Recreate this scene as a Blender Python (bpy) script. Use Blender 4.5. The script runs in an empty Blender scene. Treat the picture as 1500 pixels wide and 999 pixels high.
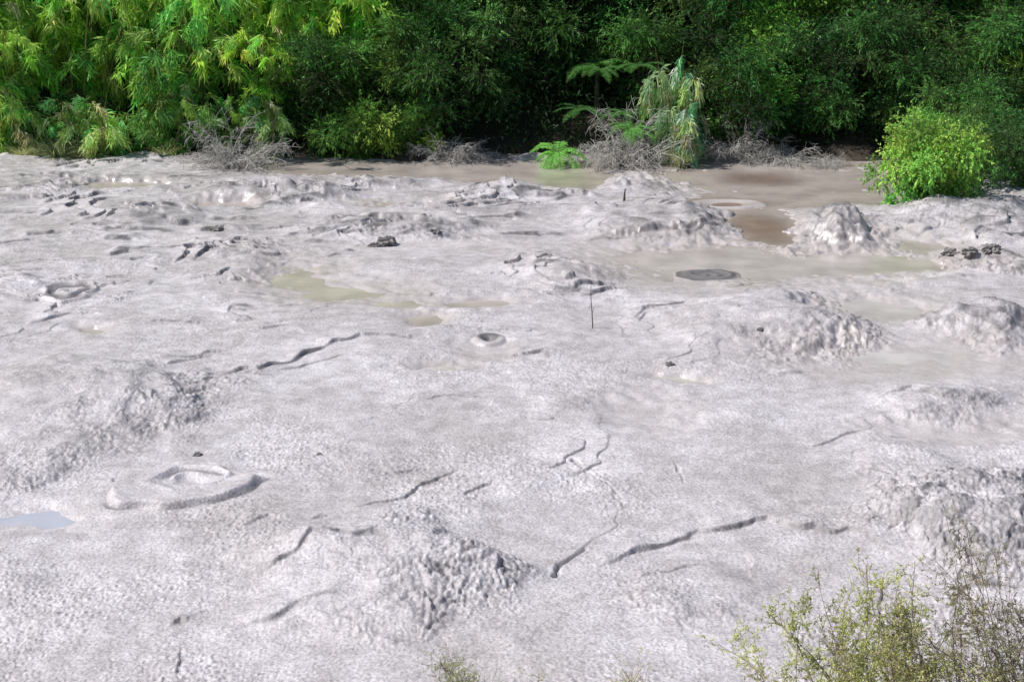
import bpy, math, numpy as np
from mathutils import Vector
rng=np.random.default_rng(7)
sc=bpy.context.scene
# ---------------- camera ----------------
PITCH=math.radians(17.5); H=6.0; F=50/36*1500
cam=bpy.data.cameras.new("camera"); camo=bpy.data.objects.new("camera",cam)
sc.collection.objects.link(camo); camo.location=(0,0,H)
camo.rotation_euler=(math.pi/2-PITCH,0,0); cam.lens=50; cam.sensor_width=36; cam.clip_end=2000
sc.camera=camo
cP,sP=math.cos(PITCH),math.sin(PITCH)
def G(px,py):
    a=(px-750)/F; b=-(py-499.5)/F
    dy=cP+b*sP; dz=-sP+b*cP
    t=H/(-dz); return a*t, dy*t, t
def GX(px,y,z=1.0):
    return (px-750)/F*(y*cP+(H-z)*sP)
# ---------------- world / light ----------------
EL=math.radians(51); sd=Vector((-0.80,-0.05,0)).normalized()
sd=Vector((sd.x*math.cos(EL),sd.y*math.cos(EL),math.sin(EL)))
w=bpy.data.worlds.new("World"); sc.world=w; w.use_nodes=True
nt=w.node_tree; bg=nt.nodes["Background"]; sky=nt.nodes.new("ShaderNodeTexSky")
sky.sky_type='NISHITA'; sky.sun_disc=False; sky.sun_elevation=EL; sky.sun_rotation=math.atan2(sd.x,sd.y)
nt.links.new(sky.outputs[0],bg.inputs[0]); bg.inputs[1].default_value=0.098
sl=bpy.data.lights.new("sun","SUN"); sl.energy=5.0; sl.angle=math.radians(.5); sl.color=(1,.967,.93)
so=bpy.data.objects.new("sun",sl); sc.collection.objects.link(so); so.rotation_euler=sd.to_track_quat('Z','Y').to_euler(); so.location=(-20,10,30)
sc.view_settings.view_transform='Standard'; sc.view_settings.look='None'; sc.view_settings.exposure=0
# ---------------- noise ----------------
perm=rng.permutation(256); perm=np.concatenate([perm,perm]).astype(np.int32)
ga=rng.random(256)*2*np.pi; gx=np.cos(ga).astype(np.float32); gy=np.sin(ga).astype(np.float32)
def perlin(x,y):
    xi=np.floor(x).astype(np.int32); yi=np.floor(y).astype(np.int32)
    xf=(x-xi).astype(np.float32); yf=(y-yi).astype(np.float32)
    xi&=255; yi&=255
    u=xf*xf*xf*(xf*(xf*6-15)+10); v=yf*yf*yf*(yf*(yf*6-15)+10)
    def g(a,b,dx,dy):
        h=perm[perm[(xi+a)&255]+((yi+b)&255)]; return gx[h]*dx+gy[h]*dy
    n0=g(0,0,xf,yf)*(1-u)+g(1,0,xf-1,yf)*u
    n1=g(0,1,xf,yf-1)*(1-u)+g(1,1,xf-1,yf-1)*u
    return (n0*(1-v)+n1*v)*1.5
j1=rng.random(256).astype(np.float32); j2=rng.random(256).astype(np.float32); j3=rng.random(256).astype(np.float32)
def worley(x,y):
    xi=np.floor(x).astype(np.int32); yi=np.floor(y).astype(np.int32)
    best=np.full(x.shape,9.,np.float32); rid=np.zeros(x.shape,np.float32)
    for a in(-1,0,1):
        for b in(-1,0,1):
            h=perm[perm[(xi+a)&255]+((yi+b)&255)]
            d=(xi+a+.15+.7*j1[h]-x)**2+(yi+b+.15+.7*j2[h]-y)**2
            m=d<best; best=np.where(m,d,best); rid=np.where(m,j3[h],rid)
    return np.sqrt(best),rid
def sm(a,b,x):
    t=np.clip((x-a)/(b-a),0,1); return t*t*(3-2*t)
# ---------------- mesh helpers ----------------
def quadmesh(name,V,Fq,mat=None,smooth=True,attrs=None):
    me=bpy.data.meshes.new(name); V=np.ascontiguousarray(V,np.float32); Fq=np.ascontiguousarray(Fq,np.int32)
    me.vertices.add(len(V)); me.vertices.foreach_set("co",V.ravel())
    n=len(Fq); me.loops.add(n*4); me.loops.foreach_set("vertex_index",Fq.ravel())
    me.polygons.add(n); me.polygons.foreach_set("loop_start",np.arange(0,n*4,4,dtype=np.int32))
    me.polygons.foreach_set("loop_total",np.full(n,4,np.int32))
    me.polygons.foreach_set("use_smooth",np.full(n,smooth,bool))
    if attrs:
        for k,c in attrs.items():
            at=me.attributes.new(k,'FLOAT_COLOR','POINT'); at.data.foreach_set("color",np.ascontiguousarray(c,np.float32).ravel())
    me.update(calc_edges=True)
    if mat: me.materials.append(mat)
    return me
def link(ob): sc.collection.objects.link(ob); return ob
def obj(name,data,**k):
    o=link(bpy.data.objects.new(name,data))
    for a,b in k.items(): o[a]=b
    return o
# ---------------- materials ----------------
def newmat(n):
    m=bpy.data.materials.new(n); m.use_nodes=True; return m,m.node_tree,m.node_tree.nodes["Principled BSDF"]
def N(nt,t,**k):
    n=nt.nodes.new(t)
    for a,b in k.items():
        if hasattr(n,a): setattr(n,a,b)
        else: n.inputs[a].default_value=b
    return n
def ramp(nt,src,p0,p1,c0,c1):
    r=nt.nodes.new("ShaderNodeValToRGB"); r.color_ramp.elements[0].position=p0; r.color_ramp.elements[1].position=p1
    r.color_ramp.elements[0].color=c0; r.color_ramp.elements[1].color=c1; nt.links.new(src,r.inputs[0]); return r
def mix(nt,f,a,b,mode='MIX'):
    m=nt.nodes.new("ShaderNodeMix"); m.data_type='RGBA'; m.blend_type=mode
    for s,v in((m.inputs[0],f),(m.inputs[6],a),(m.inputs[7],b)):
        if isinstance(v,(tuple,float,int)): s.default_value=v
        else: nt.links.new(v,s)
    return m.outputs[2]
def mudmat():
    m,nt,b=newmat("wet_grey_mud")
    tc=N(nt,"ShaderNodeTexCoord"); at=N(nt,"ShaderNodeAttribute",attribute_name="tone"); sep=N(nt,"ShaderNodeSeparateColor")
    nt.links.new(at.outputs["Color"],sep.inputs[0])
    def noise(s,d=4,r=.6,dist=0):
        n=N(nt,"ShaderNodeTexNoise"); n.inputs["Scale"].default_value=s; n.inputs["Detail"].default_value=d; n.inputs["Roughness"].default_value=r; n.inputs["Distortion"].default_value=dist
        nt.links.new(tc.outputs["Object"],n.inputs["Vector"]); return n.outputs["Fac"]
    big=noise(.55,8,.62,.3); mid=noise(4,7,.70,.0); fine=noise(36,6,.88)
    c=ramp(nt,big,.34,.62,(.505,.472,.472,1),(.645,.612,.635,1)).outputs[0]
    c=mix(nt,1.0,c,ramp(nt,mid,.34,.66,(.82,.805,.80,1),(1.13,1.13,1.135,1)).outputs[0],'MULTIPLY')
    c=mix(nt,1.0,c,ramp(nt,fine,.38,.62,(.64,.625,.615,1),(1.32,1.32,1.32,1)).outputs[0],'MULTIPLY')
    c=mix(nt,sep.outputs[1],c,(.125,.118,.115,1))  # dark mask: darker grey mud plus painted shade of the relief
    c=mix(nt,sep.outputs[0],c,(.44,.39,.365,1))
    nt.links.new(c,b.inputs["Base Color"])
    rr=ramp(nt,mid,.40,.62,(.24,.24,.24,1),(.50,.50,.50,1)).outputs[0]
    rr=mix(nt,1.0,rr,ramp(nt,fine,.45,.6,(1,1,1,1),(.6,.6,.6,1)).outputs[0],'MULTIPLY')
    rr=mix(nt,sep.outputs[0],rr,(.17,.17,.17,1)); nt.links.new(rr,b.inputs["Roughness"])
    b.inputs["Specular IOR Level"].default_value=.55
    vo=N(nt,"ShaderNodeTexVoronoi"); vo.inputs["Scale"].default_value=28; nt.links.new(tc.outputs["Object"],vo.inputs["Vector"])
    b1=N(nt,"ShaderNodeBump"); b1.inputs["Distance"].default_value=.020; nt.links.new(fine,b1.inputs["Height"])
    ms=N(nt,"ShaderNodeMath",operation='MULTIPLY_ADD'); nt.links.new(sep.outputs[0],ms.inputs[0]); ms.inputs[1].default_value=-.42; ms.inputs[2].default_value=.45
    nt.links.new(ms.outputs[0],b1.inputs["Strength"])
    b2=N(nt,"ShaderNodeBump",invert=True); b2.inputs["Distance"].default_value=.010; nt.links.new(vo.outputs["Distance"],b2.inputs["Height"]); nt.links.new(ms.outputs[0],b2.inputs["Strength"])
    nt.links.new(b1.outputs[0],b2.inputs["Normal"]); nt.links.new(b2.outputs[0],b.inputs["Normal"])
    return m
MUD=mudmat()
def watermat():
    m,nt,b=newmat("muddy_water"); at=N(nt,"ShaderNodeAttribute",attribute_name="tone"); tc=N(nt,"ShaderNodeTexCoord")
    n=N(nt,"ShaderNodeTexNoise"); n.inputs["Scale"].default_value=1.5; n.inputs["Detail"].default_value=7; nt.links.new(tc.outputs["Object"],n.inputs["Vector"])
    c=mix(nt,1.0,at.outputs["Color"],ramp(nt,n.outputs["Fac"],.35,.65,(.82,.82,.82,1),(1.12,1.12,1.12,1)).outputs[0],'MULTIPLY')
    nt.links.new(c,b.inputs["Base Color"]); b.inputs["Roughness"].default_value=.2
    n2=N(nt,"ShaderNodeTexNoise"); n2.inputs["Scale"].default_value=6; n2.inputs["Detail"].default_value=3; nt.links.new(tc.outputs["Object"],n2.inputs["Vector"])
    bp=N(nt,"ShaderNodeBump"); bp.inputs["Strength"].default_value=.15; bp.inputs["Distance"].default_value=.02; nt.links.new(n2.outputs["Fac"],bp.inputs["Height"]); nt.links.new(bp.outputs[0],b.inputs["Normal"])
    return m
WAT=watermat()
def leafmat(name,trans=.35,rough=.5):
    m,nt,b=newmat(name); at=N(nt,"ShaderNodeAttribute",attribute_name="tone"); oi=N(nt,"ShaderNodeObjectInfo")
    v=ramp(nt,oi.outputs["Random"],0,1,(.78,.85,.90,1),(1.16,1.15,1.02,1)).outputs[0]
    c=mix(nt,1.0,at.outputs["Color"],v,'MULTIPLY'); nt.links.new(c,b.inputs["Base Color"]); b.inputs["Roughness"].default_value=rough
    b.inputs["Specular IOR Level"].default_value=.2
    t=N(nt,"ShaderNodeBsdfTranslucent"); nt.links.new(c,t.inputs[0]); mx=N(nt,"ShaderNodeMixShader"); mx.inputs[0].default_value=trans
    nt.links.new(b.outputs[0],mx.inputs[1]); nt.links.new(t.outputs[0],mx.inputs[2]); nt.links.new(mx.outputs[0],nt.nodes["Material Output"].inputs[0]); return m
LEAF=leafmat("green_leaf",.38)
def barkmat(name,c0,c1):
    m,nt,b=newmat(name); tc=N(nt,"ShaderNodeTexCoord"); n=N(nt,"ShaderNodeTexNoise"); n.inputs["Scale"].default_value=9; nt.links.new(tc.outputs["Object"],n.inputs["Vector"])
    nt.links.new(ramp(nt,n.outputs["Fac"],.3,.7,c0,c1).outputs[0],b.inputs["Base Color"]); b.inputs["Roughness"].default_value=.85; return m
BARK=barkmat("brown_bark",(.06,.045,.03,1),(.14,.11,.08,1))
TWIG=barkmat("light_brown_twig",(.15,.11,.08,1),(.30,.24,.18,1))
DEAD=barkmat("bleached_dead_twig",(.26,.245,.22,1),(.60,.57,.53,1))
CANE=barkmat("bamboo_cane",(.14,.16,.05,1),(.28,.26,.10,1))
SOIL=barkmat("dark_forest_soil",(.02,.016,.01,1),(.06,.045,.03,1))
ROCK=barkmat("dark_dried_mud_clod",(.13,.12,.11,1),(.30,.285,.275,1))
# ---------------- mud height field ----------------
rows=[]; y=6.2
while y<36.5: rows.append(y); y*=1.00135
yr=np.array(rows,np.float32); NC=1250
u=np.linspace(-1,1,NC,dtype=np.float32)
X=(u[None,:]*(yr[:,None]*.44+1.6)).astype(np.float32); Y=np.repeat(yr[:,None],NC,1)
n1=perlin(X*.9+5,Y*.9+3); n2=perlin(X*.9+55,Y*.9+31); n3=perlin(X*3+9,Y*3+7); n4=perlin(X*3+79,Y*3+27)
n5=perlin(X*9+19,Y*9+7); n6=perlin(X*5.3+119,Y*5.3+17)
XW=X+.24*n1+.06*n3; YW=Y+.26*n2+.06*n4
Z=.075+.045*perlin(X*.33+2,Y*.25+8)+.030*perlin(X*.8+4,Y*.6+1)+.008*perlin(X*1.8+4,Y*1.5+1)
lump=np.zeros_like(Z); wet=np.zeros_like(Z); smoothm=np.zeros_like(Z)
dark=np.clip(.30*sm(22,30,Y+2.5*n1)*(.6+.9*n2+.6*n3),0,.6)  # dark grey far mud; shade of hollows and steps is painted in below
def crust(fx,fy,o,k,A,dk,msk,bb=-.05,ww=.045):
    t=(perlin(XW*fx+o,YW*fy+o*.7)+.25*perlin(XW*fx*2.7,YW*fy*2.7+40)+.03*n6+.01*n5)*k
    fr=t-np.floor(t); g=np.gradient(t,axis=0)/np.gradient(Y,axis=0); wd=np.clip(np.abs(g)*ww,.010,.14)
    br=sm(bb,bb+.4,n4*.15+.8*perlin(X*.6+o,Y*.6))*msk
    Z[...]+=A*br*(sm(0,1,fr/wd)-fr)
    dark[...]=np.maximum(dark,dk*br*(g>.12)*np.exp(-((fr-wd*.4)/(wd*.7))**2))  # shade painted on the camera-facing crust steps
farm=sm(17,24,Y+2*n1)
crust(.35,.60,20,3.2,.09,.95,farm*sm(-.4,.1,perlin(X*.3+90,Y*.3+60)),-.25,.07)
crust(.6,1.0,61,2.8,.055,.9,farm*sm(-.3,.2,perlin(X*.35+30,Y*.4+10)),-.2,.07)
crust(.50,.5,120,2.4,.028,.65,(1-farm)*sm(-.15,.25,perlin(X*.4+190,Y*.4+160)),-.15,.035)
oid=np.zeros(Z.shape,np.int16); names=[None]
def rsl(y0,y1):
    return slice(max(0,np.searchsorted(yr,y0)-1),min(len(yr),np.searchsorted(yr,y1)+1))
def ell(px,py,hw,hh):
    x,yc,t_=G(px,py); rx=hw*t_/F; ry=abs(G(px,py-hh)[1]-G(px,py+hh)[1])/2
    return x,yc,rx,ry
def mound(px,py,hw,hh,h,p=1.0,lu=0,ld=(0,0),dk=0,label=None,apex=(0,0)):
    x,yc,rx,ry=ell(px,py,hw,hh); ry=max(ry,rx*.45); s=rsl(yc-ry*1.8-.5,yc+ry*1.8+.5)
    dx=(XW[s]-x)/rx; dy=(YW[s]-yc)/ry
    n=perlin(X[s]*2.2+px,Y[s]*2.2+py); nn=perlin(X[s]*5+py,Y[s]*5+px); nb=perlin(X[s]*1.1+px*.3,Y[s]*1.1+py*.3)
    ax,ay=apex; r0=np.sqrt(dx*dx+dy*dy)+.20*nb+.08*n; k=(1-np.clip(r0,0,1))
    r=np.sqrt((dx-ax*k)**2+(dy-ay*k)**2)+.20*nb+.08*n; b=np.clip(1-r,0,1); b=sm(0,1/p,b)
    q=b*2.6+.5*n; b2=(np.floor(q)+sm(.5,1,q-np.floor(q)))/2.6; b=np.where(b>.02,.8*b+.2*np.clip(b2,0,1)*sm(0,.2,b),b)
    Z[s]+=h*b*(1+.25*n)+h*.05*nn*sm(0,.3,b)
    side=np.ones_like(b)
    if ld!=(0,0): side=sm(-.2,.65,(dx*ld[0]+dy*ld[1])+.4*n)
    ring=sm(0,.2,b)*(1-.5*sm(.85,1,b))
    lump[s]=np.maximum(lump[s],lu*ring*side); dark[s]=np.maximum(dark[s],dk*sm(0,.5,b)*np.clip(side+.1,0,1)*np.clip(0.55+.8*n+.6*nn,0,1))  # darker grey mud, with flank shade painted into the same mask
    if label:
        names.append(label); o=oid[s]; o[r0<.93]=len(names)-1
M=mound
M(515,855,290,108,.26,1.1,1.0,(.8,-.1),0.30,("mud_mound","broad pale grey mud mound with knobbly lumps down one flank","mud mound"),(.38,.12))
M(410,840,130,40,.08,1.3,.3,(0,-.8),.2)
M(90,608,285,92,.26,1.1,.85,(.8,-.15),.35,("mud_mound","low grey mud mound with crumbly shaded shoulder","mud mound"),(.45,.2))
M(1470,780,225,112,.33,1.3,1.1,(0,0),.6,("mud_mound","large knobbly grey mud mound behind the leafy shrub","mud mound"),(0,.1))
M(1105,485,235,66,.26,1.1,.9,(.8,-.4),.45,("mud_mound","wide mud mound with lumpy flank beside smooth wet mud","mud mound"),(.28,.2))
M(1430,485,118,34,.27,1.4,.6,(0,0),.9,("mud_mound","dark rough mud mound standing in smooth wet mud","mud mound"),(.1,.1))
M(1365,597,120,30,.12,1.3,.6,(.3,-.8),.45,("mud_mound","small low mud mound with a shaded front","mud mound"))
M(1235,360,145,26,.12,1.8,.6,(0,0),.6,None)
M(1222,345,96,24,.26,1.2,.5,(0,0),.85,("mud_cone","squat stepped grey mud cone rising by brown water","mud cone"))
M(1225,338,42,12,.15,1.6,.4,(0,0),.85,None)
M(1425,325,125,32,.27,1.3,.6,(0,0),.8,("mud_mound","tall dark grey mud mound beside the bright green bush","mud mound"))
M(1462,275,45,14,.34,1.5,.5,(0,0),.8,None)
M(1440,388,80,22,.15,1.6,.9,(0,0),.95,("mud_mound","dark blocky heap of dried mud by smooth wet mud","mud mound"))
M(930,272,105,22,.28,1.1,.4,(.5,-.5),.75,("mud_mound","peaked grey mud mound at the brown water's edge","mud mound"),(.1,.1))
M(400,290,150,20,.14,1.6,.4,(0,-.9),.95,("mud_mound","flat topped grey mud bank with dark crumbling front","mud mound"))
M(735,288,90,14,.12,1.5,.4,(0,-.9),.95)
M(960,328,170,32,.16,1.7,.6,(.6,-.8),.8,("mud_mound","flat mud plateau with dark broken edge","mud mound"))
M(600,336,180,20,.10,1.6,.7,(0,-.8),.9)
M(225,322,90,19,.11,1.7,.3,(0,-.7),.8)
M(70,275,120,16,.09,1.5,.3,(0,-.8),.7)
M(1480,250,90,10,.15,1.3,.3,(0,0),.5)
M(845,410,85,24,.12,1.4,.3,(.5,-.5),.5)
M(200,392,55,12,.07,1.5,.4,(0,-.8),.5)
M(345,470,25,8,.05,1.3,.3,(0,0),.4)
M(30,700,90,40,.10,1.3,.5,(.3,-.6),.2)
M(770,705,120,38,.05,1.3,.1)
M(1265,440,75,13,.08,1.5,.7,(0,-.5),.6)
M(60,560,90,28,.04,1.5,.2)
M(1010,880,120,50,.05,1.5,.3,(0,-.8),.1)
M(330,400,130,22,.05,1.5,.2)
M(1330,690,100,34,.08,1.4,.7,(0,-.8),.3)
M(560,275,120,12,.07,1.6,.3,(0,-.8),.7)
for i in range(22):
    px=rng.uniform(-100,1600); py=rng.uniform(285,990); sc_=(py-120)/600
    M(px,py,rng.uniform(30,90)*sc_+12,rng.uniform(8,22)*sc_+3,rng.uniform(.02,.04),1.2,rng.uniform(0,.3),(rng.uniform(-.5,.5),-.7),rng.uniform(0,.3))
def scarp(pts,A,L=.35,wd=.035,dk=.25):
    P=[G(a,b)[:2] for a,b in pts]; ys=[p[1] for p in P]; s=rsl(min(ys)-1.6,max(ys)+1.6); near_=np.mean(ys)<22
    if near_: wd=wd*.6; A=A*.8; dk=dk*.85
    x=X[s]+.02*n5[s]+.05*n3[s]+.03*n6[s]; yy=Y[s]+.03*n5[s]+.08*n4[s]+.05*n6[s]; bd=np.full(x.shape,99.,np.float32); sg=np.ones_like(x); al=np.zeros_like(x)
    ns=len(P)-1
    for i,((x0,y0),(x1,y1)) in enumerate(zip(P[:-1],P[1:])):
        ex,ey=x1-x0,y1-y0; l=ex*ex+ey*ey; tt=((x-x0)*ex+(yy-y0)*ey)/l; tc=np.clip(tt,0,1)
        d=np.hypot(x-x0-tc*ex,yy-y0-tc*ey); c=ex*(yy-y0)-ey*(x-x0); m=d<bd; bd=np.where(m,d,bd); sg=np.where(m,np.sign(c),sg); al=np.where(m,(i+tc)/ns,al)
    end=sm(0,.25,al)*sm(1,.75,al)
    sdn=bd*sg; amp=A*.75*(.85+.7*n3[s])*(.05+.95*end)
    prof=np.where(sdn>=0,np.exp(-(sdn/L)**2),np.where(sdn>-wd,1-1.06*sm(0,1,-sdn/wd),-.06*np.exp(-((sdn+wd)/.08)**2)))
    Z[s]+=amp*prof
    dark[s]=np.maximum(dark[s],dk*end*np.exp(-((sdn+wd*.6)/(wd*.95))**2)*np.clip(1.0+1.1*n4[s],0,1))  # near-face shadow of the drop painted into the mud colour
S=scarp
S([(330,560),(378,553),(430,535),(490,513),(545,503),(605,506),(650,512)],.07,.3,.06,1.0)
S([(400,556),(450,543),(520,527)],.03,.15,.035,.8)
S([(860,845),(900,830),(940,815),(990,795),(1050,783),(1120,772),(1180,785),(1255,790),(1330,835),(1370,860)],.085,.3,.05,.95)
S([(930,866),(960,852),(1010,838),(1062,845)],.04,.2,.03,.6)
S([(345,782),(395,770),(440,772),(500,768)],.05,.25,.04,.6)
S([(380,866),(408,852),(440,835),(480,825),(560,830),(605,850)],.07,.25,.05,.85)
S([(330,938),(380,932),(430,912),(480,900),(520,905)],.06,.2,.05,.8)
S([(240,930),(262,915),(275,920)],.06,.15,.05,.8)
S([(36,486),(70,475),(100,466),(185,471)],.06,.3,.05,.8)
S([(920,474),(940,468),(1000,452),(1052,458)],.07,.3,.06,.85)
S([(770,402),(800,398),(830,404)],.08,.3,.08,.9)
S([(805,440),(850,430),(880,438)],.06,.3,.07,.85)
S([(1130,556),(1150,554),(1200,549),(1272,562)],.06,.3,.06,.85)
S([(1270,600),(1330,585),(1360,600),(1430,608)],.07,.2,.06,.8)
S([(1290,645),(1335,648),(1382,664)],.05,.25,.06,.7)
S([(20,352),(80,346),(145,352)],.07,.4,.07,.8)
S([(145,382),(190,374),(236,379)],.08,.4,.07,.85)
S([(240,545),(255,541),(300,527),(345,520)],.04,.3,.04,.7)
S([(365,494),(410,488),(455,492)],.05,.3,.05,.75)
S([(165,300),(200,322),(260,334),(320,330)],.10,.3,.09,.9)
S([(280,345),(330,338),(380,343)],.10,.4,.09,.95)
S([(440,325),(500,330),(560,328),(640,340),(720,345)],.12,.3,.09,.95)
S([(285,278),(340,287),(420,290),(520,300)],.14,.5,.10,.95)
S([(670,285),(720,280),(770,290)],.13,.4,.10,.95)
S([(800,300),(840,290),(880,297)],.12,.4,.10,.9)
S([(850,350),(930,352),(1000,347),(1075,338)],.12,.4,.09,.9)
S([(1380,378),(1430,385),(1475,380)],.16,.3,.07,.95)
S([(0,265),(60,262),(120,268)],.10,.4,.10,.8)
S([(1150,330),(1200,333),(1280,335)],.06,.3,.06,.6)
for i in range(40):
    py=rng.uniform(400,560) if i%8==0 else rng.uniform(256,390); px=rng.uniform(-60,1000); k=(py-120)/600; L_=rng.uniform(90,220)*(k*.6+.45)
    S([(px,py+rng.uniform(-5,5)*k),(px+L_*.3,py-rng.uniform(0,9)*k),(px+L_*.7,py-rng.uniform(0,9)*k),(px+L_,py+rng.uniform(-7,7)*k)],rng.uniform(.03,.08),rng.uniform(.15,.4),.05+.04*(1-k if k<1 else 0),.9)
def crack(pts,dep,wd):
    P=[G(a,b)[:2] for a,b in pts]; ys=[p[1] for p in P]; s=rsl(min(ys)-.6,max(ys)+.6); x=X[s]+.03*n5[s]+.05*n3[s]; yy=Y[s]+.03*n5[s]+.04*n4[s]; bd=np.full(x.shape,99.,np.float32)
    for (x0,y0),(x1,y1) in zip(P[:-1],P[1:]):
        ex,ey=x1-x0,y1-y0; l=ex*ex+ey*ey; tc=np.clip(((x-x0)*ex+(yy-y0)*ey)/l,0,1); bd=np.minimum(bd,np.hypot(x-x0-tc*ex,yy-y0-tc*ey))
    br=np.clip(.95+.7*n4[s],0,1)
    Z[s]-=dep*br*np.exp(-(bd/wd)**2)*(.7+.6*n3[s]); Z[s]+=br*dep*.15*np.exp(-((bd-wd*2)/wd)**2); dark[s]=np.maximum(dark[s],br*min(.8,.3+dep*9)*np.exp(-(bd/wd)**2))  # crevice shade painted along the slit
crack([(814,856),(822,834),(855,812)],.05,.025)
crack([(855,812),(895,785),(912,750),(900,722),(872,708),(845,690)],.02,.014)
crack([(842,680),(850,690)],.07,.028)
crack([(992,688),(1001,715)],.03,.015)
def disc(px,py,hw,hh,h,lab=None):
    x,yc,rx,ry=ell(px,py,hw,hh); s=rsl(yc-ry*1.7,yc+ry*1.7); dx=(X[s]-x)/rx+.12*n3[s]+.16*n1[s]; dy=(Y[s]-yc)/ry+.14*n4[s]+.20*n2[s]-.25*dx; r=np.sqrt(dx*dx+dy*dy)
    Z[s]+=h*(1-sm(.88,1.0,r))*(.45+.55*np.clip(r,0,1)**2)*(1-.9*sm(-.1,.7,dy))
    smoothm[s]=np.maximum(smoothm[s],.8*(1-sm(.95,1.2,r)))
    r2=np.sqrt((dx+.05)**2+((dy-.34)*1.15)**2)/.58
    Z[s]+=h*.6*np.exp(-((r2-.92)/.13)**2)*(.3+.7*sm(-.2,.5,dy))+h*.3*np.exp(-((r2-.5)/.11)**2)*np.clip(.7+n3[s]*2,0,1)-h*.7*np.exp(-(r2/.42)**2)
    dark[s]=np.maximum(dark[s],.92*np.exp(-((r-1.0)/.03)**2)*sm(.3,-.1,dy)*np.clip(.8+1.3*n3[s]+.6*dx,0,1)); dark[s]=np.maximum(dark[s],.8*np.exp(-((r2-.70)/.07)**2)*sm(.25,.55,dy))  # rim overhang shadow and shade inside the hollow, painted as colour
    if lab: names.append(lab); o=oid[s]; o[r<1.05]=len(names)-1
disc(275,722,108,33,.085,("mud_swirl","smooth lopsided lobe of freshly erupted grey mud with a hollow","mud swirl"))
def pond(px,py,hw,hh,dep=.22,wt=.9,spread=1.9):
    x,yc,rx,ry=ell(px,py,hw,hh); s=rsl(yc-ry*2.8-.3,yc+ry*2.8+.3); dx=(XW[s]-x)/rx; dy=(YW[s]-yc)/ry; r=np.sqrt(dx*dx+dy*dy)+.25*n3[s]+.14*n6[s]+.08*n5[s]
    if dep>0: Z[s]=Z[s]*sm(.3,2.2,r)-dep*(1-sm(.4,1.25,r))
    else: Z[s]=.03+(Z[s]-.03)*sm(.3,1.6,r)
    wet[s]=np.maximum(wet[s],wt*(1-sm(.75,spread,r))); smoothm[s]=np.maximum(smoothm[s],(1-sm(.9,spread,r))); dark[s]*=sm(.6,1.5,r)
for a in [(1330,525,170,26,0,.6,1.8),(955,610,70,30,0,.3,1.5),(1275,455,80,22,0,.8,1.8),(1240,545,80,16,0,.5,1.8),(900,380,60,12,0,.4,1.5),(1400,640,150,18,0,.4,1.5),(720,520,60,18,0,.5,1.4),(1310,352,70,10,0,.7,1.5),(640,365,160,9,0,.35,1.5)]: pond(*a)
for a in [(500,244,120,8),(640,248,230,12),(765,256,110,12),(845,262,45,14),(1080,262,130,15),(1195,268,120,14),(1150,290,100,14),(1300,290,80,10),(1110,325,50,22),(1060,300,60,8),
          (1180,258,150,8),(180,272,65,6),(1050,240,420,8),(1125,345,40,12)]: pond(*a)
for a in [(1060,385,150,26,.08,.95,2.5),(1190,390,120,18,.06,.95,2.5),(1320,388,90,13,.05,.95,2.4),(1350,362,50,10,.05,.9),(1280,455,70,16,.03,.85,2.4),(1330,525,90,12,.015,.8,2.4),(440,410,48,20,.02,.85,2.6),(505,430,80,13,.02,.8,2.6),(580,448,50,8,.015,.8,2.6),(622,471,40,9,.03,.8),(645,541,42,8,.03,.8),(985,560,42,7,.035,.7),(35,768,85,18,.012,.2,1.8),(700,446,50,7,.03,.7),(580,300,60,5,.06),(330,300,50,5,.05),(130,484,25,4,.04)]: pond(*a)
def rings(px,py,hw,hh,h,cyc,hole,lab=None,rag=.1,base=None,dk=.5,flat=False):
    x,yc,rx,ry=ell(px,py,hw,hh); s=rsl(yc-ry*1.8,yc+ry*1.8); dx=(X[s]-x)/rx+rag*n3[s]; dy=(Y[s]-yc)/ry+rag*n4[s]; r=np.sqrt(dx*dx+dy*dy)
    if base is not None: k=1-sm(.9,1.15,r); Z[s]=Z[s]*(1-k)+base*k
    Z[s]+=h*(.5-.5*np.cos(r*2*np.pi*cyc))*(1-sm(.85,1.1,r)); Z[s]-=hole*np.exp(-(r/.35)**2)
    smoothm[s]=np.maximum(smoothm[s],.8*(1-sm(1,1.5,r)))
    rg=(.5+.5*np.cos(r*2*np.pi*cyc)); 
    if flat: rg=.8+.2*rg; wet[s]*=sm(.8,1.1,r)
    dark[s]=np.maximum(dark[s],dk*rg*(1-sm(.9,1.1,r)))
    if lab: names.append(lab); o=oid[s]; o[r<1.08]=len(names)-1
rings(105,434,42,15,.08,1.6,.03,("mud_ring","small raised ring of coiled wet grey mud","mud pot"),.3,.06,.8)
rings(716,503,25,9,.04,.75,.05,("mud_pot","small round bubbling mud vent with dark hollow","mud pot"),.12,.05,.0)
x,yc,rx,ry=ell(716,500,20,6); s=rsl(yc-.6,yc+.6); rr_=np.sqrt(((X[s]-x)/rx)**2+((Y[s]-yc)/ry)**2)+.2*n3[s]; wet[s]*=sm(.6,1.2,rr_); dark[s]=np.maximum(dark[s],.92*(1-sm(.6,1.2,rr_)))
rings(1038,404,50,9,.03,2.4,.02,("mud_pot","concentric dark mud ripples rising from wet tan mud","mud pot"),.22,.012,1.0,True)
rings(1065,300,60,7,.07,.55,.0,("mud_pot","pale mud rim enclosing a flat pool of brown water","mud pot"),.06,-.03,.2)
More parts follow.
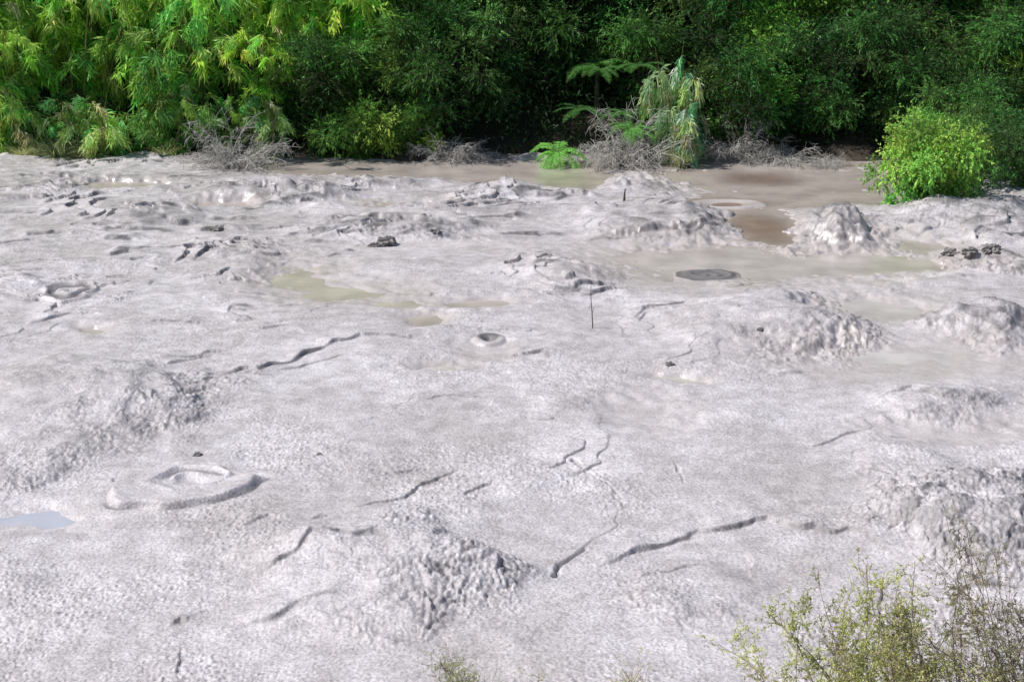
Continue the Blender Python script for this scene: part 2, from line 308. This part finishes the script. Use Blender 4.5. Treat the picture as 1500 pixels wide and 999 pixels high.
# lumps and fine relief
n20=perlin(X*21,Y*19)
w1,r1=worley(X*10+1.4*n3+.3*n5,Y*9.5+1.4*n4); L1=np.clip(1-(w1/.75)**2,0,1)
w2,r2=worley(X*20+.4*n5,Y*19); L2=np.clip(1-(w2/.7)**2,0,1)
Z+=lump*(.038*L1*(.2+1.2*r1)+.018*L2*(.4+r2)-.03)
Z+=lump*(.008*n5+.010*n6+.006*n20)
cl=np.clip(lump,0,1)
dark=np.maximum(dark,cl*.92*sm(.42,.60,w1)*np.clip(.7+1.5*n3,0,1)); dark=np.maximum(dark,cl*.45*sm(.42,.6,w2))  # shade between the lumps painted into the colour
gm=(1-smoothm)*(.13+.87*sm(-.25,.5,perlin(X*.6+3,Y*.6+77)+.4*n1))
near=np.clip((24-Y)/12,0.4,1)
w3,r3=worley(X*24+.5*n5,Y*22); L3=np.clip(1-(w3/.6)**2,0,1)
Z+=gm*near*.010*L3*(r3>.3)*(.5+r3)
Z+=gm*(.003*n5+.003*n20+.003*perlin(X*45,Y*41)+.002*n6)
w4,r4=worley(X*10+33,Y*9+12); Z+=gm*near*.016*np.clip(1-(w4/.28)**2,0,1)*(r4>.68)
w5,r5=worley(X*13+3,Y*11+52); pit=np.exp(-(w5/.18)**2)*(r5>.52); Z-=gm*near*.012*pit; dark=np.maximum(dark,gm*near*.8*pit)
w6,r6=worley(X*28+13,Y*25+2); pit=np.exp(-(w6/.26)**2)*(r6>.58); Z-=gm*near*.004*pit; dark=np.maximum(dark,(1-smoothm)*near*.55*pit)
del w1,w2,w3,w4,w5,w6,L2,L3
Z+=sm(8.8,5.5,Y)*0.9
Z+=-.3*sm(33.2,34.2,Y+.6*n1)
V=np.stack([X,Y,Z],-1).reshape(-1,3)
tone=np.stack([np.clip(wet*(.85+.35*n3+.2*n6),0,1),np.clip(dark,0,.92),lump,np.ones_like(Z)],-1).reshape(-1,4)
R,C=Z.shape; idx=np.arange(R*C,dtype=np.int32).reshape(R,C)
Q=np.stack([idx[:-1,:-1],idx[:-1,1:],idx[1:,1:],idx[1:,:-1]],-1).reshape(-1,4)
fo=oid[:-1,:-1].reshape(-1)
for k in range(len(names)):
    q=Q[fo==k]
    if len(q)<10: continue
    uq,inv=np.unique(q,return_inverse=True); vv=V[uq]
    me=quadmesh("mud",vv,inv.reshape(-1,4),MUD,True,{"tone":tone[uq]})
    if k==0: obj("mud_ground",me,kind="structure")
    else:
        nm,lb,ct=names[k]; o=obj(nm,me,label=lb,category=ct)
        if nm in("mud_mound",): o["group"]="mud mounds in the mud pool"
def gz(x,y):
    j=min(max(np.searchsorted(yr,y),0),R-1); i=int(np.clip((x/(y*.44+1.6)+1)/2*(C-1),0,C-1)); return float(Z[j,i])
# ---------------- water ----------------
wx=np.linspace(-30,30,400); wy=np.linspace(9,36.5,300); WX,WY=np.meshgrid(wx,wy)
col=np.zeros(WX.shape+(4,)); col[...]=(.40,.35,.315,1)
def tint(px,py,hw,hh,c):
    x,yc,rx,ry=ell(px,py,hw,hh); k=1-sm(.4,1.5,np.sqrt(((WX-x)/rx)**2+((WY-yc)/ry)**2)); k=k[...,None]; col[...]=col*(1-k)+np.array(c+(1,))*k
tint(480,420,170,40,(.43,.395,.33)); tint(1115,335,45,22,(.26,.19,.155)); tint(1062,299,60,9,(.28,.21,.17)); tint(1110,262,60,9,(.22,.165,.135)); tint(1100,390,240,26,(.47,.425,.40)); tint(1280,455,120,30,(.49,.455,.44)); tint(1330,525,140,25,(.52,.49,.48)); tint(60,765,120,40,(.42,.43,.48)); tint(840,262,50,14,(.35,.33,.25)); tint(985,560,60,12,(.44,.42,.36)); tint(645,541,60,10,(.46,.43,.39))  # bluish left pool has sky reflection painted into its tint
idx=np.arange(WX.size).reshape(WX.shape); Q=np.stack([idx[:-1,:-1],idx[:-1,1:],idx[1:,1:],idx[1:,:-1]],-1).reshape(-1,4)
me=quadmesh("water",np.stack([WX,WY,WX*0],-1).reshape(-1,3),Q,WAT,True,{"tone":col.reshape(-1,4)}); obj("muddy_water",me,kind="structure")
# ---------------- surrounding ground ----------------
gx_=np.concatenate([np.linspace(-400,-40,12)[:-1],np.linspace(-40,40,120),np.linspace(40,400,12)[1:]]); gy_=np.concatenate([np.linspace(-300,-10,10)[:-1],np.linspace(-10,60,140),np.linspace(60,600,16)[1:]])
GXX,GYY=np.meshgrid(gx_,gy_); pn=perlin((GXX*.5).astype(np.float32),(GYY*.5).astype(np.float32))
def shore(x): return 33.3+.5*np.sin(x*.5)+.3*np.sin(x*1.3+1)
ZB=-.35+np.clip(GYY-shore(GXX)+.4,0,22)*.42+.25*pn*(GYY>33)
ZB+=np.clip(8.8-GYY,0,8.5)*.52
ZB=np.where((np.abs(GXX)>22)&(GYY>8)&(GYY<36),np.maximum(ZB,np.clip(np.abs(GXX)-22,0,8)*.4-.3),ZB)
idx=np.arange(GXX.size).reshape(GXX.shape); Q=np.stack([idx[:-1,:-1],idx[:-1,1:],idx[1:,1:],idx[1:,:-1]],-1).reshape(-1,4)
obj("ground",quadmesh("ground",np.stack([GXX,GYY,ZB],-1).reshape(-1,3),Q,SOIL),kind="structure")
def bz(x,y):
    return float(-.35+np.clip(y-shore(x)+.4,0,22)*.42) if y>20 else float(-.35+np.clip(8.8-y,0,8.5)*.52)
# ---------------- plant builders ----------------
def nrm(a): return a/np.maximum(np.linalg.norm(a,axis=-1,keepdims=True),1e-6)
def rv(n,s=1.): return rng.normal(size=(n,3))*s
def leaves(P,D,L,W,colr,up=0.):
    n=len(P); D=nrm(D); S_=nrm(np.cross(D,rv(n)+np.array([0,-up*.4,up]))); Nn=np.cross(D,S_); L=np.broadcast_to(L,(n,))[:,None]; W=np.broadcast_to(W,(n,))[:,None]
    m=P+D*L*.4; tip=P+D*L+np.array([0,0,-1])*L*.12
    Vv=np.stack([P,m+S_*W*.5+Nn*W*.12,tip,m-S_*W*.5+Nn*W*.12],1).reshape(-1,3)
    Qq=np.arange(n*4).reshape(n,4); c=np.concatenate([np.repeat(colr,4,0),np.ones((n*4,1))],1); return Vv,Qq,c
def leafmesh(name,parts):
    Vs,Qs,Cs=[],[],[];o=0
    for v,q,c in parts: Vs.append(v);Qs.append(q+o);Cs.append(c);o+=len(v)
    return quadmesh(name,np.concatenate(Vs),np.concatenate(Qs),LEAF,False,{"tone":np.concatenate(Cs)})
def lines(P,D,L,K,curl=.25,grav=0.):
    n=len(P); D=nrm(D); pts=[P]; L=np.broadcast_to(L,(n,))[:,None]
    for k in range(K-1):
        D=nrm(D+rv(n,curl)+np.array([0,0,grav])); pts.append(pts[-1]+D*L/(K-1))
    return np.stack(pts,1)
def tubes(PL,r0,r1,s=4):
    n,K,_=PL.shape; T=nrm(np.gradient(PL,axis=1)); S_=nrm(np.cross(T,np.repeat(nrm(rv(n))[:,None],K,1))); B=np.cross(T,S_)
    r=np.broadcast_to(np.asarray(r0).reshape(-1,1),(n,1))*(1-np.linspace(0,1,K)[None])+r1*np.linspace(0,1,K)[None]
    a=np.arange(s)*2*np.pi/s
    Vv=PL[:,:,None]+r[:,:,None,None]*(np.cos(a)[None,None,:,None]*S_[:,:,None]+np.sin(a)[None,None,:,None]*B[:,:,None])
    idx=np.arange(n*K*s).reshape(n,K,s); nx=np.roll(idx,-1,2)
    Q=np.stack([idx[:,:-1],nx[:,:-1],nx[:,1:],idx[:,1:]],-1).reshape(-1,4); return Vv.reshape(-1,3),Q
def tubemesh(name,parts,mat):
    Vs,Qs=[],[];o=0
    for v,q in parts: Vs.append(v);Qs.append(q+o);o+=len(v)
    return quadmesh(name,np.concatenate(Vs),np.concatenate(Qs),mat)
def colv(n,base,var=.2,grp=None):
    b=np.array(base); k=np.exp(rng.normal(0,var,(n,1))); h=rng.normal(0,.08,(n,1)); c=b*k*np.concatenate([1+h,np.ones((n,1)),1-h],1); return np.clip(c,0,.85)
def bamboo(h=4.6,wd=1.7,nc=14,c0=(.64,.88,.14),straw=.07,pl=9,drp=.30):
    base=np.stack([rng.uniform(-.5,.5,nc),rng.uniform(-.4,.4,nc),np.zeros(nc)-.1],1); a=rng.uniform(0,2*np.pi,nc)
    D=np.stack([np.cos(a)*wd/h*.7,np.sin(a)*wd/h*.7,np.ones(nc)],1)
    PL=lines(base,D,h*rng.uniform(.7,1.12,nc),10,.07,-.05); st=tubes(PL,.022,.006,5)
    Vp=[];tw=[]
    for i in range(nc):
        cb=rng.uniform(.5,1.3)
        for j in range(pl):
            t_=rng.uniform(.06,1)*9; k=int(min(t_,8)); p=PL[i,k]*(1-(t_-k))+PL[i,k+1]*(t_-k)
            aa=rng.uniform(0,2*np.pi); ln=rng.uniform(.4,.95)
            ax=np.array([math.cos(aa),math.sin(aa),rng.uniform(-.1,.6)]); tp=lines(p[None],ax[None],ln,6,.14,-drp)[0]; tw.append(tp)
            nl=rng.integers(42,70); s_=rng.uniform(.15,1,nl)*4.99; ki=s_.astype(int); pp=tp[ki]+(tp[ki+1]-tp[ki])*(s_-ki)[:,None]+rv(nl,.05)
            ld=nrm(tp[ki+1]-tp[ki])*.8+rv(nl,.6)+np.array([0,0,-.45]); cc=np.array(c0)*cb*rng.uniform(.5,1.2)*np.array([rng.uniform(.45,1.0),1,rng.uniform(.6,1.4)])
            if rng.random()<straw*(1.6 if p[2]<h*.3 else .4): cc=np.array((.60,.58,.32))*rng.uniform(.6,1.1)
            Vp.append(leaves(pp,ld,rng.uniform(.17,.38,nl),rng.uniform(.034,.060,nl),colv(nl,cc,.2),.9))
    return [("stem",tubemesh("stem",[st,tubes(np.array(tw),.006,.003,3)],CANE)),("foliage",leafmesh("foliage",Vp))]
def shrub(h=2.5,wd=1.4,lobes=16,sprays=42,c0=(.05,.11,.03),ll=.045,lw=.016,ns=12,twist=.3,hi=1.3,spl=.38,trunkr=.05,low=.12,mat=None,lo=.3):
    nc=lobes; a=rng.uniform(0,2*np.pi,nc); zz=rng.uniform(low,1,nc)*h*.88; rr=wd*np.sqrt(rng.random(nc))*np.sqrt(np.clip(1.05-((zz/h-.45)/.62)**2,.08,1))
    Cn=np.stack([rr*np.cos(a),rr*np.sin(a),zz],1); R_=rng.uniform(.26,.48,nc)*wd*.62
    base=np.zeros((nc,3)); base[:,:2]=rng.normal(0,.08,(nc,2)); base[:,2]=-.1
    s_=np.linspace(0,1,7)[None,:,None]; mid=Cn*np.array([.35,.35,.6]); PL=(1-s_)**2*base[:,None]+2*s_*(1-s_)*mid[:,None]+s_**2*Cn[:,None]; PL[:,1:-1]+=rng.normal(0,.03,(nc,5,3))
    parts=[tubes(PL,trunkr*h/2.5*rng.uniform(.5,1,nc),.008,5)]; Vp=[]; tws=[]
    for i in range(nc):
        n=int(sprays*(R_[i]/(wd*.25))**1.3)+4; d=nrm(rv(n)+np.array([0,0,.35])); P0=Cn[i]+d*R_[i]*rng.uniform(.25,.95,(n,1))*np.array([1,1,.75]); tp=lines(P0,d+np.array([0,0,.15]),spl*rng.uniform(.6,1.4,n),5,twist,-.2)
        tws.append(tp); m=n*ns; ii=np.repeat(np.arange(n),ns); s_=rng.uniform(0,1,m)*3.99; k=s_.astype(int); pp=tp[ii,k]+(tp[ii,k+1]-tp[ii,k])*(s_-k)[:,None]+rv(m,.018)
        ld=nrm(tp[ii,k+1]-tp[ii,k])+rv(m,.45); cs=np.array(c0)*math.exp(rng.uniform(math.log(lo),math.log(hi)))*np.array([rng.uniform(.6,1.4),1,1]); Vp.append(leaves(pp,ld,ll*rng.uniform(.6,1.3,m),lw*rng.uniform(.7,1.3,m),colv(m,cs,.25),.6))
    parts.append(tubes(np.concatenate(tws),.004,.002,3))
    return [("trunk",tubemesh("trunk",parts,mat or BARK)),("crown",leafmesh("crown",Vp))]
def deadbrush(h=.8,wd=1.,n=60,lean=0):
    a=rng.uniform(0,2*np.pi,n); D=np.stack([np.cos(a)*wd+lean,np.sin(a)*wd,rng.uniform(.2,1.1,n)*h],1); base=rv(n,.12); base[:,2]=-.03
    PL=lines(base,D,np.linalg.norm(D,axis=1),8,.18,-.12); parts=[tubes(PL,.011,.004,4)]
    m=n*11; ii=rng.integers(0,n,m); k=rng.integers(2,7,m); P0=PL[ii,k]; T=lines(P0,PL[ii,k+1]-PL[ii,k]+rv(m,.09*wd),rng.uniform(.15,.5,m)*wd,6,.35,-.2); parts.append(tubes(T,.0055,.003,3))
    m2=m*2; ii=rng.integers(0,m,m2); k=rng.integers(1,5,m2); parts.append(tubes(lines(T[ii,k],T[ii,k+1]-T[ii,k]+rv(m2,.05),rng.uniform(.08,.25,m2)*wd,4,.35,-.2),.004,.0025,3))
    return [("branch",tubemesh("branch",parts,DEAD))]
def fern(n=9,L=1.5,c0=(.13,.34,.07),trunk=0.,g=-.11):
    a=np.arange(n)*2*np.pi/n+rng.normal(0,.2,n); D=np.stack([np.cos(a),np.sin(a),rng.uniform(.35,.95,n)],1); base=np.zeros((n,3)); base[:,2]=trunk
    PL=lines(base,D,L*rng.uniform(.8,1.1,n),14,.02,g); Vp=[]; 
    for i in range(n):
        for j in range(1,40):
            t_=j/40*12.99; k=int(t_); p=PL[i,k]+(PL[i,k+1]-PL[i,k])*(t_-k); tg=nrm(PL[i,k+1]-PL[i,k]); sdv=nrm(np.cross(tg,[0,0,1.])); pl=L*.18*math.sin(math.pi*min(1,(j+3)/43))**.7
            for sg in(-1,1):
                dd=nrm(sdv*sg+tg*.45+np.array([0,0,-.12])+rv(1,.1)[0]); q=9; ss=np.linspace(.05,1,q)[:,None]; pp=p+dd*pl*ss; 
                for s2 in(-1,1):
                    Vp.append(leaves(pp,dd*.7+tg*s2*.9+rv(q,.12),pl*.22*(1.15-ss[:,0]),pl*.08,colv(q,np.array(c0)*(.6+.7*rng.random()),.15)))
    parts=[tubes(PL,.012,.004,4)]
    if trunk>.05: parts.append(tubes(lines(np.array([[0,0,-.2]]),np.array([[0,0,1.]]),trunk+.2,6,.03),.09,.07,9))
    return [("stem",tubemesh("stem",parts,BARK)),("frond",leafmesh("frond",Vp))]
def tuft(n=160,L=.8,c0=(.2,.22,.09),w=.02):
    a=rng.uniform(0,2*np.pi,n); D=np.stack([np.cos(a)*.7,np.sin(a)*.7,rng.uniform(.3,1.4,n)],1); b=rv(n,.08); b[:,2]=-.02; PL=lines(b,D,L*rng.uniform(.5,1.1,n),5,.06,-.2); Vp=[]
    c=colv(n,c0,.3)
    for k in range(4):
        P0=PL[:,k]; P1=PL[:,k+1]; S_=nrm(np.cross(P1-P0,np.tile([0.3,.2,1.],(n,1)))); w0=w*(1-k/4.2); w1=w*(1-(k+1)/4.2)
        Vv=np.stack([P0-S_*w0/2,P0+S_*w0/2,P1+S_*w1/2,P1-S_*w1/2],1).reshape(-1,3); Vp.append((Vv,np.arange(n*4).reshape(n,4),np.concatenate([np.repeat(c,4,0),np.ones((n*4,1))],1)))
    return [("foliage",leafmesh("foliage",Vp))]
def place(proto,name,loc,label,cat,group=None,rz=None,s=1.,sz=None):
    e=link(bpy.data.objects.new(name,None)); e.location=loc; e.rotation_euler=(0,0,rng.uniform(0,6.28) if rz is None else rz); e.scale=(s,s,sz or s); e.empty_display_size=.2
    e["label"]=label; e["category"]=cat
    if group: e["group"]=group
    for pn,me in proto:
        o=link(bpy.data.objects.new(pn,me)); o.parent=e
    return e
BA=[bamboo() for _ in range(4)]; BL=[bamboo(3.0,1.3,10,(.56,.76,.20),.3,9) for _ in range(2)]; BP=[bamboo(2.6,.6,10,(.68,.78,.36),.45,11,.5)]
DK=[shrub(3.4,1.5,22,58,(.12,.32,.065),.13,.038,13,.25,2.0,.62,.035,.0,None,.17) for _ in range(3)]; OL=[shrub(3.0,1.3,20,58,(.34,.68,.10),.13,.038,13,.25,1.4,.62,.035,.0,None,.3) for _ in range(2)]
TR=[shrub(8.0,2.6,34,78,(.08,.24,.05),.18,.06,14,.3,2.2,.9,.05,.0,None,.15) for _ in range(2)]
TRB=[shrub(7.0,2.4,38,78,(.34,.64,.09),.18,.06,14,.3,1.5,.9,.05,.0,None,.25) for _ in range(1)]
BR=[shrub(2.0,1.5,34,62,(.36,.68,.13),.08,.042,13,.3,1.25,.34,.04,.0,None,.5)]; BD=[shrub(2.2,1.6,30,56,(.17,.38,.09),.10,.038,12,.3,1.3,.45,.04,.0,None,.35)]
DB=[deadbrush() for _ in range(2)]+[deadbrush(1.15,.9,75)]; FE=[fern() for _ in range(2)]; FT=[fern(12,1.35,(.14,.38,.07),1.2)]; FB=[fern(12,1.2,(.32,.70,.16),0)]
TU=[tuft(240,1.0,(.46,.48,.24),.03) for _ in range(2)]
gB="bamboo along the far bank"; gS="dark shrubs along the far bank"; gT="trees behind the mud pool"; gD="dead brush at the mud's edge"
def put(proto,name,px,y,label,cat,g=None,s=1.,z=None,sz=None,rz=None):
    z0=bz(GX(px,y,.5),y) if z is None else z
    return place(proto,name,(GX(px,y,max(z0,0)+.6),y,z0),label,cat,g,rz,s,sz)
for i,(px,y,s) in enumerate([(-90,34.6,1.),(20,34.4,.9),(120,35.4,1.1),(235,34.3,.85),(330,35.4,1.1),(400,34.6,.72),(490,36.2,1.05),(590,36.6,1.0),(60,36.9,1.3),(180,37.4,1.3),(290,37,1.3),(420,37.6,1.3),(-40,37,1.3),(540,37.8,1.3),(640,38.1,1.15)]):
    put(BA[i%4],"bamboo_plant",px,y,"tall bright yellow-green bamboo clump drooping over the mud bank","bamboo",gB,s)
for i,(px,y,s) in enumerate([(150,33.5,.7),(262,33.6,.75),(390,33.6,.55),(0,33.6,.75),(80,33.6,.6),(330,33.7,.5)]):
    put(BL[i%2],"bamboo_plant",px,y,"low bamboo with pale straw leaves at the mud's edge","bamboo",gB,s)
put(BP[0],"bamboo_plant",1005,32.7,"narrow drooping bamboo with pale hanging leaves reaching the water","bamboo",gB,.6,None,.75)
put(BP[0],"bamboo_plant",985,33.5,"narrow drooping bamboo with pale hanging leaves reaching the water","bamboo",gB,.65,None,1.1,2.)
for i,(px,y,s) in enumerate([(500,34.2,.8),(565,34.1,.85),(625,34.4,.9),(690,35.2,.8),(770,36.9,1.),(850,37.2,1.),(945,35.8,.75),(1070,34.2,.8),(1130,34.9,.9),(1210,34.4,.75),(1280,34.9,.85),(1060,36.4,1.1),(1180,36.9,1.1),(1300,36.6,1.1),(1420,34.6,.9),(1500,34.2,.9),(1590,34.5,1.1),(1400,36.6,1.2),(720,37.6,1.2),(900,37.8,1.2),(1520,36.6,1.3),(460,34.4,.7),(1350,34.,.7),(535,33.5,.5),(1460,33.6,.6),(610,33.5,.4)]):
    pr=(OL if i in(1,8,12,15,20,23,25) else DK); put(pr[i%2],"shrub",px,y,"dense fine-leaved dark green shrub on the far bank","shrub",gS,s)
for i,px in enumerate(range(-220,1760,105)):
    y=39.5+(i%3)*1.3; pr=TRB if i in(11,13,15,16,17,2) else TR; put(pr[i%len(pr)],"tree",px,y,"tall dark leafy tree rising behind the bank","tree",gT,rng.uniform(.85,1.1))
put(BR[0],"bush",1350,28.1,"rounded bright green small-leaved bush at the water's edge","bush",None,.74,-.05,.9)
put(BD[0],"bush",1440,29.8,"dull green bush beside a mud mound","bush",None,.66,-.05,.75)
put(BD[0],"bush",1510,29.8,"dull green bush beside a mud mound","bush",None,.74,-.05)
put(BD[0],"bush",1575,30,"dull green bush beside a mud mound","bush",None,.8,-.05)
put(DK[0],"shrub",1395,32.0,"dense fine-leaved dark green shrub on the far bank","shrub",gS,.65,-.05)
for i,(px,y,s) in enumerate([(305,32.9,.6),(655,33.0,.8),(345,32.0,1.05),(685,33.3,.6),(905,32.3,.9),(938,32.7,1.15),(1150,32.9,.8),(1105,33.1,.6),(1080,33.3,.9),(1215,32.3,.5)]):
    put(DB[i%3],"dead_brush",px,y,"tangle of bleached grey dead twigs at the mud's edge","dead brush",gD,s,max(bz(GX(px,y),y),.02))
for i,(px,y,s,z) in enumerate([(850,34.2,.5,1.0),(915,33.6,.5,1.0),(880,34.6,.5,1.9),(940,34.6,.5,2.0)]):
    put(FE[i%2],"fern",px,y,"spreading green fern fronds among dark undergrowth","fern","ferns on the far bank",s,z)
put(FB[0],"fern",818,32.6,"low bright green fern at the waterline","fern",None,.78,.22,1.2)
put(FB[0],"fern",925,33.0,"bright arching fern over grey dead twigs","fern",None,.65,.75,.7)
put(FT[0],"tree_fern",875,35.5,"tree fern with wide horizontal fronds over shaded bank","tree fern",None,.8,.95)
put(FT[0],"tree_fern",800,36.2,"tree fern with wide horizontal fronds over shaded bank","tree fern",None,.6,1.6)
for i,(px,y,s) in enumerate([(85,33.,.9),(125,33.1,.8),(155,33.4,.8),(55,33.3,.8),(1003,32.3,.75),(240,33.3,.6),(30,33.2,.6)]):
    put(TU[i%2],"grass_clump",px,y,"clump of pale arching grass blades at the mud's edge","grass","grass clumps at the mud's edge",s,.03)
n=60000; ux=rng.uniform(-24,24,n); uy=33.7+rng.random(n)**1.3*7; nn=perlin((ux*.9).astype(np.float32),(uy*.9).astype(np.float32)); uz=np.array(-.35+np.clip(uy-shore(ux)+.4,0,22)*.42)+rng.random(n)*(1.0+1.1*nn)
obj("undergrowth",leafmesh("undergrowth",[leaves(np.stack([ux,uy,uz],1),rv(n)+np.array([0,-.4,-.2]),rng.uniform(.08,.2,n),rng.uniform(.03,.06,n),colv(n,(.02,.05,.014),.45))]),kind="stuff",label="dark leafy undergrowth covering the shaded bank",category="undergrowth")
# ---------------- near plants ----------------
def nearbush(nst,h,wd,c0,leafy=1.,ll=.021,lw=.007,lean=(0,0)):
    a=rng.uniform(0,2*np.pi,nst); D=np.stack([np.cos(a)*wd+lean[0],np.sin(a)*wd+lean[1],h*rng.uniform(.4,1.15,nst)],1); PL=lines(rv(nst,.08),D,np.linalg.norm(D,axis=1),12,.12,-.01); parts=[tubes(PL,.0045,.0015,5)]
    m=nst*20; ii=rng.integers(0,nst,m); k=rng.integers(3,11,m); T=lines(PL[ii,k],(PL[ii,k+1]-PL[ii,k])*3+rv(m,.3)+np.array([0,0,.1]),rng.uniform(.10,.32,m),7,.2,-.02); parts.append(tubes(T,.0015,.0008,4))
    m2=m*5; jj=rng.integers(0,m,m2); k=rng.integers(1,6,m2); T2=lines(T[jj,k],(T[jj,k+1]-T[jj,k])*8+rv(m2,.5),rng.uniform(.03,.10,m2),5,.15,.04); parts.append(tubes(T2,.0008,.0005,3))
    q=max(2,int(13*leafy)); m3=m2*q; kk=np.repeat(np.arange(m2),q); s_=rng.uniform(0,3.99,m3); k=s_.astype(int); pp=T2[kk,k]+(T2[kk,k+1]-T2[kk,k])*(s_-k)[:,None]; tone_=np.exp(rng.normal(0,.25,(nst,1)))[ii][jj][kk]
    c=np.clip(colv(m3,c0,.2)*tone_,0,.85)
    return [("stem",tubemesh("stem",parts,TWIG)),("foliage",leafmesh("foliage",[leaves(pp,nrm(T2[kk,k+1]-T2[kk,k])+rv(m3,.6),ll*rng.uniform(.6,1.2,m3),lw,c,.8)]))]
def putn(pr,name,px,y,z,label,cat): return place(pr,name,(GX(px,y,z),y,z),label,cat,None,0)
putn(nearbush(46,1.32,.45,(.50,.53,.17)),"shrub",1245,7.6,.58,"feathery olive green shrub with fine twigs","shrub")
putn(nearbush(46,1.2,.55,(.48,.45,.19),.75),"shrub",1385,7.2,.85,"sparse olive brown shrub with bare twiggy stems","shrub")
putn(nearbush(46,1.6,.5,(.46,.40,.22),.5),"shrub",1510,7.2,.9,"sparse olive brown shrub with bare twiggy stems","shrub")
putn(nearbush(9,.27,.28,(.46,.48,.22),.45),"seedling",705,9.5,.05,"small thin olive green seedling in the mud","seedling")
putn(nearbush(5,.24,.18,(.56,.50,.2),.3),"seedling",935,9.4,.05,"small yellowish sprig growing from the mud","seedling")
# ---------------- small things ----------------
def twig(px,py,h,r,label,branch=True):
    x,y_,_=G(px,py); z=gz(x,y_); PL=lines(np.array([[0,0,-.05]]),np.array([[.0,0,1.]]),h,9,.03); parts=[tubes(PL,r,r*.4,6)]
    if branch:
        i=np.array([3,5,6,7]); parts.append(tubes(lines(PL[0,i],rv(4,.5)+np.array([0,0,.6]),h*.2,4,.1),r*.5,r*.2,4))
    o=obj("stick",tubemesh("stick",parts,BARK),label=label,category="stick"); o.location=(x,y_,z)
twig(868,487,.68,.009,"thin bare brown stick standing upright in the mud")
twig(914,312,.30,.03,"short dark wooden stake poking out of the mud",False)
import bmesh
def clod(px,py,r,lab):
    x,y_,_=G(px,py); z=gz(x,y_); bm=bmesh.new(); bmesh.ops.create_icosphere(bm,subdivisions=4,radius=1)
    for v in bm.verts:
        d=v.co.normalized(); k=1+.45*perlin(np.array([d.x*1.7+px]),np.array([d.y*1.7+d.z*1.3]))[0]+.35*perlin(np.array([d.x*5+px]),np.array([d.y*5+d.z*4.]))[0]; v.co=Vector((d.x*r*1.3*k,d.y*r*k,d.z*r*.75*k))
    me=bpy.data.meshes.new("clod"); bm.to_mesh(me); bm.free(); me.materials.append(ROCK); o=obj("mud_clod",me,label=lab,category="mud clod"); o["group"]="dark clods on the mud"; o.location=(x,y_,z+r*.2)
for a in [(565,362,.12),(548,364,.07),(290,676,.035),(468,677,.025),(1392,378,.12),(1450,382,.12),(1420,384,.10),(318,343,.09),(640,352,.07),(980,545,.04),(1112,505,.03)]: clod(*a,"small dark dried clod lying on the mud")
print("verts",R*C)
